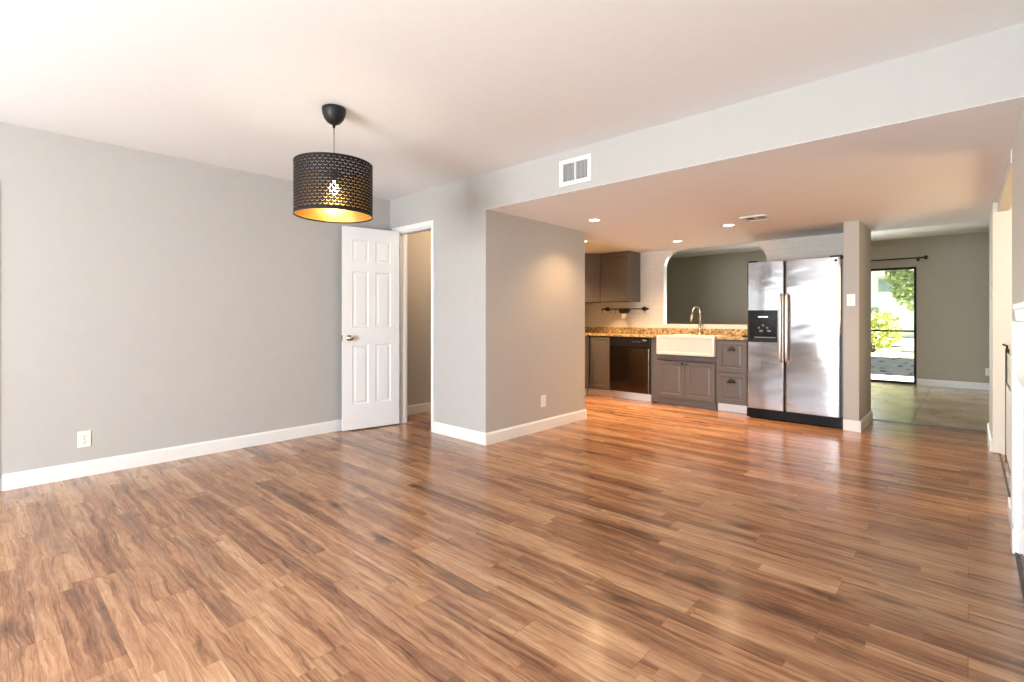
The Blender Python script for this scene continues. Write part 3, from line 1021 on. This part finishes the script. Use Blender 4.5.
# worktop with the sink cut-out
ct = thing('countertop', (-3.2, 6.5, 0.875), 'gold-brown speckled granite countertop along the tiled wall', 'countertop')
SKX0, SKX1, SKY0, SKY1 = -3.046, -2.286, 6.115, 6.62
m = MB()
cz0, cz1 = 0.876, 0.910
m.box(-4.765, SKX0, 6.165, YK, cz0, cz1).box(SKX1, -1.90, 6.165, YK, cz0, cz1).box(SKX0, SKX1, SKY1, YK, cz0, cz1).box(-4.765, -4.115, 4.93, 6.165, cz0, cz1)
m.build('slab', M['granite'], ct, bevel=0.004)
MB().box(-4.745, -1.90, YK - 0.02, YK, cz1, 0.992).box(-4.765, -4.745, 4.93, YK, cz1, 0.992).build('backsplash', M['granite'], ct, bevel=0.002)

# farmhouse sink
s = thing('farmhouse_sink', (-2.657, 6.37, 0.66), 'white apron-front farmhouse sink set into the counter', 'sink')
m = MB()
sx0, sx1, sy0, sy1, sz0, sz1 = SKX0 + 0.004, SKX1 - 0.004, SKY0, SKY1 - 0.002, 0.662, 0.913
m.box(sx0, sx0 + 0.03, sy0 + 0.03, sy1, sz0, sz1).box(sx1 - 0.03, sx1, sy0 + 0.03, sy1, sz0, sz1).box(sx0 + 0.03, sx1 - 0.03, sy1 - 0.03, sy1, sz0, sz1)
m.box(sx0 + 0.03, sx1 - 0.03, sy0 + 0.03, sy1 - 0.03, sz0, sz0 + 0.03)
m.build('basin', M['ceramic'], s, bevel=0.006)
m = MB()
m.slab(sx1 - sx0, sz1 - sz0, 0.03, None, [(0, 0), (0.034, 0), (0.040, 0.004), (0.046, 0.004)], T(sx0, sy0, sz0))
m.build('apron', M['ceramic'], s, bevel=0.007, segs=3)
MB().lathe((-2.657, 6.36, sz0 + 0.03), [(0.0, 0.002), (0.03, 0.002), (0.042, 0.004), (0.045, 0.0005)], 24).build('drain', M['nickel'], s)

# gooseneck faucet
fx_, fy_ = -2.697, 6.70
f = thing('faucet', (fx_, fy_, cz1), 'tall brushed nickel gooseneck faucet behind the white sink', 'faucet')
MB().lathe((fx_, fy_, cz1), [(0.028, 0), (0.028, 0.006), (0.022, 0.012), (0.020, 0.085), (0.0185, 0.11), (0.012, 0.118)], 28).build('base', M['nickel'], f)
dirx, diry = Vector((-0.62, -0.78, 0)).normalized()[:2]
pts = [(fx_, fy_, cz1 + 0.10), (fx_, fy_, cz1 + 0.325)]
RA = 0.052
for k in range(1, 15):
    a = PI * k / 14 * 0.93
    pts.append((fx_ + dirx * RA * (1 - math.cos(a)), fy_ + diry * RA * (1 - math.cos(a)), cz1 + 0.325 + RA * math.sin(a)))
p = pts[-1]
pts.append((p[0] + dirx * 0.012, p[1] + diry * 0.012, p[2] - 0.07))
MB().tube(pts, 0.0105, 16).build('spout', M['nickel'], f)
q = pts[-1]
MB().tube([(q[0], q[1], q[2] + 0.012), (q[0] + dirx * 0.006, q[1] + diry * 0.006, q[2] - 0.02), (q[0] + dirx * 0.017, q[1] + diry * 0.017, q[2] - 0.085)], [0.0115, 0.014, 0.0165], 16).build('spray_head', M['nickel'], f)
MB().tube([(fx_ + 0.015, fy_ - 0.004, cz1 + 0.07), (fx_ + 0.045, fy_ - 0.012, cz1 + 0.075), (fx_ + 0.062, fy_ - 0.016, cz1 + 0.135)], [0.012, 0.009, 0.006], 14).build('lever', M['nickel'], f)

# small black dish on the counter by the refrigerator
b = MB()
b.lathe((-1.975, 6.30, cz1), [(0.0, 0.0), (0.040, 0.0), (0.046, 0.004), (0.047, 0.016), (0.044, 0.018), (0.041, 0.008), (0.0, 0.007)], 28)
tag(b.build('soap_dish', M['black_plastic'], org=(-1.975, 6.30, cz1)), 'small black dish on the counter beside the refrigerator', 'dish')

# ------------------------------------------------------------------ upper cabinets
UZ0, UZ1 = 1.378, 2.1175
YU = 6.47
c = thing('upper_cabinet', (-3.91, 6.64, UZ0), 'taupe upper cabinet on the tiled wall, with a door and side panel', 'cabinet')
MB().box(-4.128, -3.638, YU, YK, UZ0, UZ1).build('body', CB, c, bevel=0.002)
front(c, 'door', -4.116, -3.641, UZ0 + 0.006, UZ1 - 0.006, y=YU)
c = thing('corner_cabinet', (-4.47, 6.5, UZ0), 'taupe diagonal corner cabinet at the left end of the uppers', 'cabinet')
m = MB()
cA, cB = Vector((-4.402, 6.20, 0)), Vector((-4.131, YU - 0.004, 0))
m.prism([(cA.x, cA.y), (cB.x, cB.y), (-4.131, YK), (-4.77, YK), (-4.77, cA.y)], 'Z', UZ0, UZ1)
m.build('body', CB, c, bevel=0.002)
dd = (cB - cA)
wd = dd.length - 0.02
ang = math.atan2(dd.y, dd.x)
m = MB()
nn = Vector((math.sin(ang), -math.cos(ang), 0))
st = cA + dd.normalized() * 0.008 + nn * 0.02
m.slab(wd, UZ1 - UZ0 - 0.012, 0.019, None, PANEL, T(st.x, st.y, UZ0 + 0.006) @ Matrix.Rotation(ang, 4, 'Z'))
m.build('door', CB, c, bevel=0.0015)

# ------------------------------------------------------------------ utensil rail and hanging pot
RY = YK - 0.045
r = thing('utensil_rail', (-3.93, YK, 1.275), 'black iron utensil rail on the tiles under the upper cabinet', 'rail')
ra, rb, rz = -4.27, -3.50, 1.275
MB().tube([(ra, RY, rz), (rb, RY, rz)], 0.009, 12).build('bar', M['black_metal'], r)
for xx in (ra, rb):
    MB().lathe((xx, RY, rz), [(0.0, -0.018), (0.012, -0.013), (0.017, 0), (0.012, 0.013), (0.0, 0.018)], 16, 'X').build('finial', M['black_metal'], r)
for xx in (-4.205, -3.57):
    MB().lathe((xx, YK, rz), [(0.034, 0), (0.034, -0.008), (0.016, -0.012), (0.013, -0.032), (0.024, -0.036), (0.024, -0.054), (0, -0.060)], 20, 'Y').build('bracket', M['black_metal'], r)
for xx in (-4.265, -4.125, -4.03, -3.535):
    hp = [(xx, RY - 0.011 * math.cos(a), rz + 0.011 * math.sin(a)) for a in [PI * (1.0 - k / 6 * 1.0) for k in range(7)]]
    hp = [(xx, RY + 0.010, rz - 0.004)] + hp[::-1][:0] + [(xx, RY + 0.008, rz + 0.006), (xx, RY, rz + 0.0105), (xx, RY - 0.010, rz + 0.004), (xx, RY - 0.011, rz - 0.05), (xx, RY - 0.018, rz - 0.062), (xx, RY - 0.028, rz - 0.058), (xx, RY - 0.030, rz - 0.046)]
    hk = MB().tube(hp, 0.0028, 8).build('hook', M['black_metal'])
    tag(hk, {-4.265: 'black hook at the left end of the utensil rail', -4.125: 'black hook just right of the left rail bracket', -4.03: 'black hook between bracket and pot on the rail',
             -3.535: 'black hook at the right end of the utensil rail'}[xx], 'hook', 'hooks on the utensil rail')
pt = thing('hanging_pot', (-3.855, RY - 0.06, 1.12), 'white tapered pot in a black holder hanging from the rail', 'pot')
px_, py_ = -3.855, RY - 0.062
MB().lathe((px_, py_, 0), [(0.036, 1.118), (0.040, 1.122), (0.056, 1.222), (0.055, 1.226), (0.052, 1.222), (0.037, 1.128), (0.0, 1.127)], 28).build('pot', M['ceramic'], pt)
m = MB()
m.lathe((px_, py_, 0), [(0.058, 1.205), (0.078, 1.235), (0.082, 1.262), (0.078, 1.266), (0.060, 1.262), (0.056, 1.24), (0.055, 1.21)], 28, close=True)
m.build('holder', M['black_metal'], pt)
m = MB()
m.tube([(px_, RY + 0.008, rz + 0.010), (px_, RY - 0.012, rz + 0.008), (px_, RY - 0.014, 1.262)], 0.004, 8)
m.build('hanger', M['black_metal'], pt)

# ------------------------------------------------------------------ refrigerator
YR = 6.02
fr = thing('refrigerator', (-1.43, 6.4, 0), 'stainless side-by-side refrigerator with black dispenser next to the wall end', 'refrigerator')
MB().box(-1.884, -0.955, YR + 0.075, YK - 0.02, 0.03, 1.755).build('cabinet', M['grey_plastic'], fr, bevel=0.004)


def fridge_door(x0, x1, z0, z1, hole=None):
    """Door with softly rolled vertical edges; the front bows out a little."""
    m = MB()
    prof = [(x0, YR + 0.068), (x0, YR + 0.016), (x0 + 0.003, YR + 0.007), (x0 + 0.010, YR + 0.002)]
    nseg = 10
    for k in range(nseg + 1):
        u = k / nseg
        prof.append((x0 + 0.018 + (x1 - x0 - 0.036) * u, YR - 0.004 * math.sin(PI * u)))
    prof += [(x1 - 0.010, YR + 0.002), (x1 - 0.003, YR + 0.007), (x1, YR + 0.016), (x1, YR + 0.068)]
    m.prism(prof, 'Z', z0, z1)
    return m.build('door', M['steel'], fr, bevel=0.003)


dl = fridge_door(-1.880, -1.493, 0.116, 1.772)
drr = fridge_door(-1.485, -0.972, 0.116, 1.772)
MB().box(-1.878, -1.878 + 0.385, YR + 0.069, YR + 0.074, 0.13, 1.76).box(-1.484, -0.974, YR + 0.069, YR + 0.074, 0.13, 1.76).build('gasket', M['black_plastic'], fr)
for dor, hx in ((dl, -1.520), (drr, -1.458)):
    pts = [(hx, YR + 0.001, 1.400), (hx, YR - 0.045, 1.392), (hx, YR - 0.058, 1.36), (hx, YR - 0.060, 1.2), (hx, YR - 0.062, 1.035), (hx, YR - 0.060, 0.87), (hx, YR - 0.058, 0.70), (hx, YR - 0.045, 0.668), (hx, YR + 0.001, 0.660)]
    MB().tube(pts, [0.014, 0.014, 0.0145, 0.015, 0.0155, 0.015, 0.0145, 0.014, 0.014], 16).build('handle', M['handle_steel'], dor)
# dispenser
dx0, dx1, dz0, dz1 = -1.864, -1.556, 0.868, 1.228
m = MB()
y0 = YR - 0.012
m.box(dx0, dx1, y0, YR + 0.001, 1.098, dz1).box(dx0, dx0 + 0.022, y0, YR + 0.001, dz0, 1.098).box(dx1 - 0.016, dx1, y0, YR + 0.001, dz0, 1.098).box(dx0 + 0.022, dx1 - 0.016, y0, YR + 0.001, dz0, dz0 + 0.036)
dsp = m.build('dispenser', M['black_plastic'], dl, bevel=0.003)
MB().box(dx0 + 0.022, dx1 - 0.016, YR - 0.0055, YR - 0.0045, dz0 + 0.036, 1.098).build('recess', M['black_gloss'], dsp)
MB().box(dx0 + 0.015, dx1 - 0.012, y0 - 0.0015, y0, 1.112, 1.216).build('control_face', M['black_gloss'], dsp, bevel=0.001)
MB().box(-1.755, -1.655, y0 - 0.0025, y0 - 0.0012, 1.146, 1.160).build('badge', M['chrome'], dsp)
for (qx, qz) in ((-1.748, 1.03), (-1.705, 1.055), (-1.662, 1.03)):
    MB().lathe((qx, YR - 0.006, qz), [(0.012, 0), (0.012, -0.004), (0.006, -0.006), (0, -0.006)], 14, 'Y').build('nozzle', M['grey_plastic'], dsp)
for qx in (-1.725, -1.643):
    MB().box(qx - 0.018, qx + 0.018, YR - 0.010, YR - 0.006, 0.985, 1.005).build('paddle', M['grey_plastic'], dsp, bevel=0.002)
MB().box(dx0 + 0.07, dx1 - 0.02, YR - 0.020, YR - 0.006, 0.916, 0.928).build('drip_tray', M['grey_plastic'], dsp, bevel=0.002)
# badge, hinge covers, base grille
MB().box(-1.105, -1.035, YR - 0.0035, YR - 0.0012, 1.706, 1.718).build('badge', M['chrome'], drr)
MB().lathe((-1.012, YR - 0.001, 1.735), [(0.014, 0.003), (0.014, -0.002), (0.011, -0.004), (0, -0.004)], 20, 'Y').build('round_badge', M['black_plastic'], drr)
for xa, xb in ((-1.875, -1.78), (-1.07, -0.962)):
    MB().box(xa, xb, YR + 0.02, YR + 0.13, 1.7555, 1.790).build('hinge_cover', M['black_plastic'], fr, bevel=0.005)
m = MB()
m.box(-1.884, -0.955, YR + 0.012, YR + 0.075, 0.012, 0.112)
for k in range(5):
    m.box(-1.84, -0.99, YR + 0.006, YR + 0.013, 0.028 + k * 0.016, 0.035 + k * 0.016)
m.box(-1.80, -1.76, YR + 0.002, YR + 0.012, 0.025, 0.095).box(-1.66, -1.62, YR + 0.002, YR + 0.012, 0.04, 0.10)
m.build('grille', M['black_gloss'], fr, bevel=0.002)
for xx in (-1.84, -1.0):
    MB().lathe((xx, YR + 0.05, 0), [(0.018, 0.0), (0.018, 0.013)], 16).build('foot', M['black_plastic'], fr)

# ------------------------------------------------------------------ far room curtain rod
r = thing('curtain_rod', (-1.5, YG, 2.15), 'dark brown curtain rod above the sliding glass door', 'curtain rod')
ry_ = YG - 0.09
MB().tube([(-2.7, ry_, 2.148), (-0.575, ry_, 2.148)], 0.012, 14).build('pole', M['rod'], r)
MB().lathe((-0.575, ry_, 2.148), [(0.012, 0.0), (0.02, 0.004), (0.014, 0.012), (0.03, 0.026), (0.036, 0.042), (0.030, 0.058), (0.012, 0.068), (0, 0.07)], 20, 'X').build('finial', M['rod'], r)
MB().lathe((-2.7, ry_, 2.148), [(0.012, 0.0), (0.02, -0.004), (0.014, -0.012), (0.03, -0.026), (0.036, -0.042), (0.030, -0.058), (0.012, -0.068), (0, -0.07)], 20, 'X').build('finial', M['rod'], r)
for xx in (-0.64, -2.6):
    MB().tube([(xx, YG, 2.12), (xx, ry_, 2.132)], 0.007, 10).lathe((xx, YG - 0.0005, 2.12), [(0.022, 0), (0.022, -0.006), (0, -0.008)], 16, 'Y').build('bracket', M['rod'], r)

# ------------------------------------------------------------------ right side: fireplace surround and low gate
fp = thing('fireplace_surround', (XR, 2.7, 0), 'white fluted fireplace surround with mantel on the right wall', 'fireplace')
for ya in (3.43, 1.85):
    m = MB()
    m.box(XR - 0.022, XR, ya, ya + 0.12, 0.0, 1.13)
    for k in range(5):
        m.tube([(XR - 0.022, ya + 0.02 + k * 0.02, 0.14), (XR - 0.022, ya + 0.02 + k * 0.02, 1.06)], 0.006, 8)
    m.box(XR - 0.027, XR, ya - 0.004, ya + 0.124, 0, 0.12)
    m.build('leg', M['white'], fp, bevel=0.002)
MB().box(XR - 0.020, XR, 1.97, 3.43, 0.86, 1.13).build('frieze', M['white'], fp, bevel=0.003)
m = MB()
m.prism([(XR, 1.13), (XR - 0.012, 1.13), (XR - 0.015, 1.15), (XR - 0.018, 1.165), (XR - 0.019, 1.18), (XR - 0.024, 1.19), (XR - 0.024, 1.21), (XR, 1.21)], 'Y', 1.80, 3.43)
m.build('mantel_shelf', M['white'], fp)
MB().box(XR - 0.004, XR, 1.97, 3.43, 0.004, 0.86).build('tile_panel', M['ceramic'], fp)
MB().box(XR - 0.018, XR - 0.006, 1.9, 3.428, -0.001, 0.008).build('hearth_edge', M['strip'], fp)

g = thing('half_gate', (XR + 0.05, 5.2, 0), 'low white gate with dark post standing in the wide opening', 'gate')
MB().box(XR + 0.040, XR + 0.058, 4.35, 5.72, 0.02, 0.60).build('panel', M['white'], g, bevel=0.004)
MB().box(XR + 0.044, XR + 0.054, 4.35, 5.72, 0.62, 0.86).build('upper_pane', M['green_reflection'], g)
MB().box(XR + 0.038, XR + 0.060, 4.35, 5.72, 0.60, 0.62).build('rail', M['bronze'], g)
MB().box(XR + 0.036, XR + 0.060, 5.72, 5.75, 0.0, 0.89).build('post', M['bronze'], g, bevel=0.003)
MB().tube([(XR + 0.046, 5.735, 0.885), (XR + 0.046, 5.735, 0.915), (XR + 0.022, 5.72, 0.925)], 0.008, 8).build('latch', M['black_metal'], g)

# ------------------------------------------------------------------ indoor lamps of the side room and closet
light('closet_lamp_light', 'POINT', (-4.05, 4.0, 2.2), 32, (1.0, 0.70, 0.42), shadow_soft_size=0.08)
light('side_room_lamp_light', 'POINT', (1.5, 4.9, 1.5), 105, (1.0, 0.72, 0.40), shadow_soft_size=0.45)

# ------------------------------------------------------------------ garden
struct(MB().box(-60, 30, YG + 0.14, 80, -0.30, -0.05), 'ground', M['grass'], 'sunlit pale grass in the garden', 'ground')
struct(MB().box(-60, 30, -60, YB - 0.12, -0.30, -0.06), 'ground_back', M['lawn_dark'], 'ground outside the windows behind the camera', 'ground')
struct(MB().box(-8, 3, YG + 0.14, 12.45, -0.30, -0.015), 'patio', M['concrete'], 'pale concrete patio outside the sliding door', 'patio')
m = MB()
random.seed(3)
m.box(-12, 4, 12.45, 18.3, -0.20, -0.03)  # dark strip of ground past the patio, with low lumps
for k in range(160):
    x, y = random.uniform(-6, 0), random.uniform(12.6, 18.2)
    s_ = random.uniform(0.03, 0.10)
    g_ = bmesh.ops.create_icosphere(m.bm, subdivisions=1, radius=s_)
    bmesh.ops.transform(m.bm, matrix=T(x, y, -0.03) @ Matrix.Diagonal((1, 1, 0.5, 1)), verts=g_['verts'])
tag(m.build('dark_ground_strip', M['ground_dark']), 'dark ground strip between patio and grass', 'garden bed', kind='stuff')


def foliage(mb, c, rad, count, size, seed):
    rnd = random.Random(seed)
    for k in range(count):
        while True:
            p = Vector((rnd.uniform(-1, 1), rnd.uniform(-1, 1), rnd.uniform(-1, 1)))
            if 0.25 < p.length < 1:
                break
        p = Vector((c[0] + p.x * rad[0], c[1] + p.y * rad[1], c[2] + p.z * rad[2]))
        n = Vector((rnd.gauss(0, 1), rnd.gauss(0, 1), rnd.gauss(0, 1) + 0.6)).normalized()
        u = n.orthogonal().normalized()
        v = n.cross(u)
        s = size * rnd.uniform(0.6, 1.3)
        mb.face([p + u * s, p + v * s * 0.55 + n * s * 0.1, p - u * s, p - v * s * 0.55 + n * s * 0.1])


def tree(x, y, hgt, cr, label, seed, trunk=0.14):
    t_ = thing('garden_tree', (x, y, -0.05), label, 'tree')
    m = MB()
    m.tube([(x, y, -0.1), (x + 0.1, y, hgt * 0.3), (x - 0.05, y + 0.1, hgt * 0.6), (x, y, hgt * 0.85)], [trunk, trunk * 0.8, trunk * 0.5, trunk * 0.2], 10)
    for k in range(5):
        a = k * 1.3
        m.tube([(x, y, hgt * (0.4 + 0.08 * k)), (x + cr * 0.6 * math.cos(a), y + cr * 0.6 * math.sin(a), hgt * (0.6 + 0.07 * k))], [trunk * 0.4, trunk * 0.1], 7)
    m.build('trunk', M['bark'], t_)
    m = MB()
    foliage(m, (x, y, hgt * 0.68), (cr, cr, hgt * 0.40), 2600, 0.13, seed)
    m.build('crown', M['leaf'], t_)


def shrub(x, y, r_, hgt, label, seed, mat):
    t_ = thing('garden_shrub', (x, y, -0.05), label, 'shrub')
    m = MB()
    for k in range(6):
        a = k * 1.05
        m.tube([(x, y, -0.08), (x + r_ * 0.5 * math.cos(a), y + r_ * 0.5 * math.sin(a), hgt * 0.7)], [0.03, 0.01], 6)
    m.build('stems', M['bark'], t_)
    m = MB()
    foliage(m, (x, y, hgt * 0.52), (r_, r_, hgt * 0.52), 1100, 0.08, seed)
    m.build('leaves', M[mat], t_)


tree(-1.2, 25.0, 4.6, 1.35, 'pale green garden tree seen through the right half of the glass door', 1)
tree(-9.5, 27.0, 5.5, 2.2, 'green garden tree farther left behind the house wall', 2)
shrub(-4.3, 21.5, 0.95, 1.55, 'lime shrub at the left edge of the glass door', 11, 'leaf_lime')
shrub(-2.45, 21.0, 0.85, 1.35, 'lime shrub in the middle of the glass door', 12, 'leaf_lime')
shrub(-0.5, 22.0, 0.9, 1.5, 'lime shrub at the right edge of the glass door', 13, 'leaf_lime')
h_ = thing('neighbour_house', (-6, 36, -0.05), 'white neighbouring house with a band of windows beyond the garden', 'house')
MB().box(-16, 6, 36, 44, -0.05, 4.0).build('walls', M['stucco'], h_)
MB().prism([(34.9, 3.9), (45.1, 3.9), (45.1, 4.15), (40, 6.0), (34.9, 4.15)], 'X', -16.6, 6.6).build('roof', M['roof'], h_)
for xx in (-11.2, -7.6, -4.0):
    m = MB()
    m.box(xx, xx + 3.0, 35.92, 36.0, 2.55, 3.45)
    wnd = m.build('window', M['white'], h_, bevel=0.01)
    m = MB()
    for k in range(3):
        m.box(xx + 0.08 + k * 0.96, xx + 0.98 + k * 0.96, 35.90, 35.92, 2.63, 3.37)
    m.build('pane', M['blue_glass'], wnd)
MB().box(-7.0, -3.9, 35.93, 36.0, 0.3, 1.7).build('garage_door', M['blue_glass'], h_)
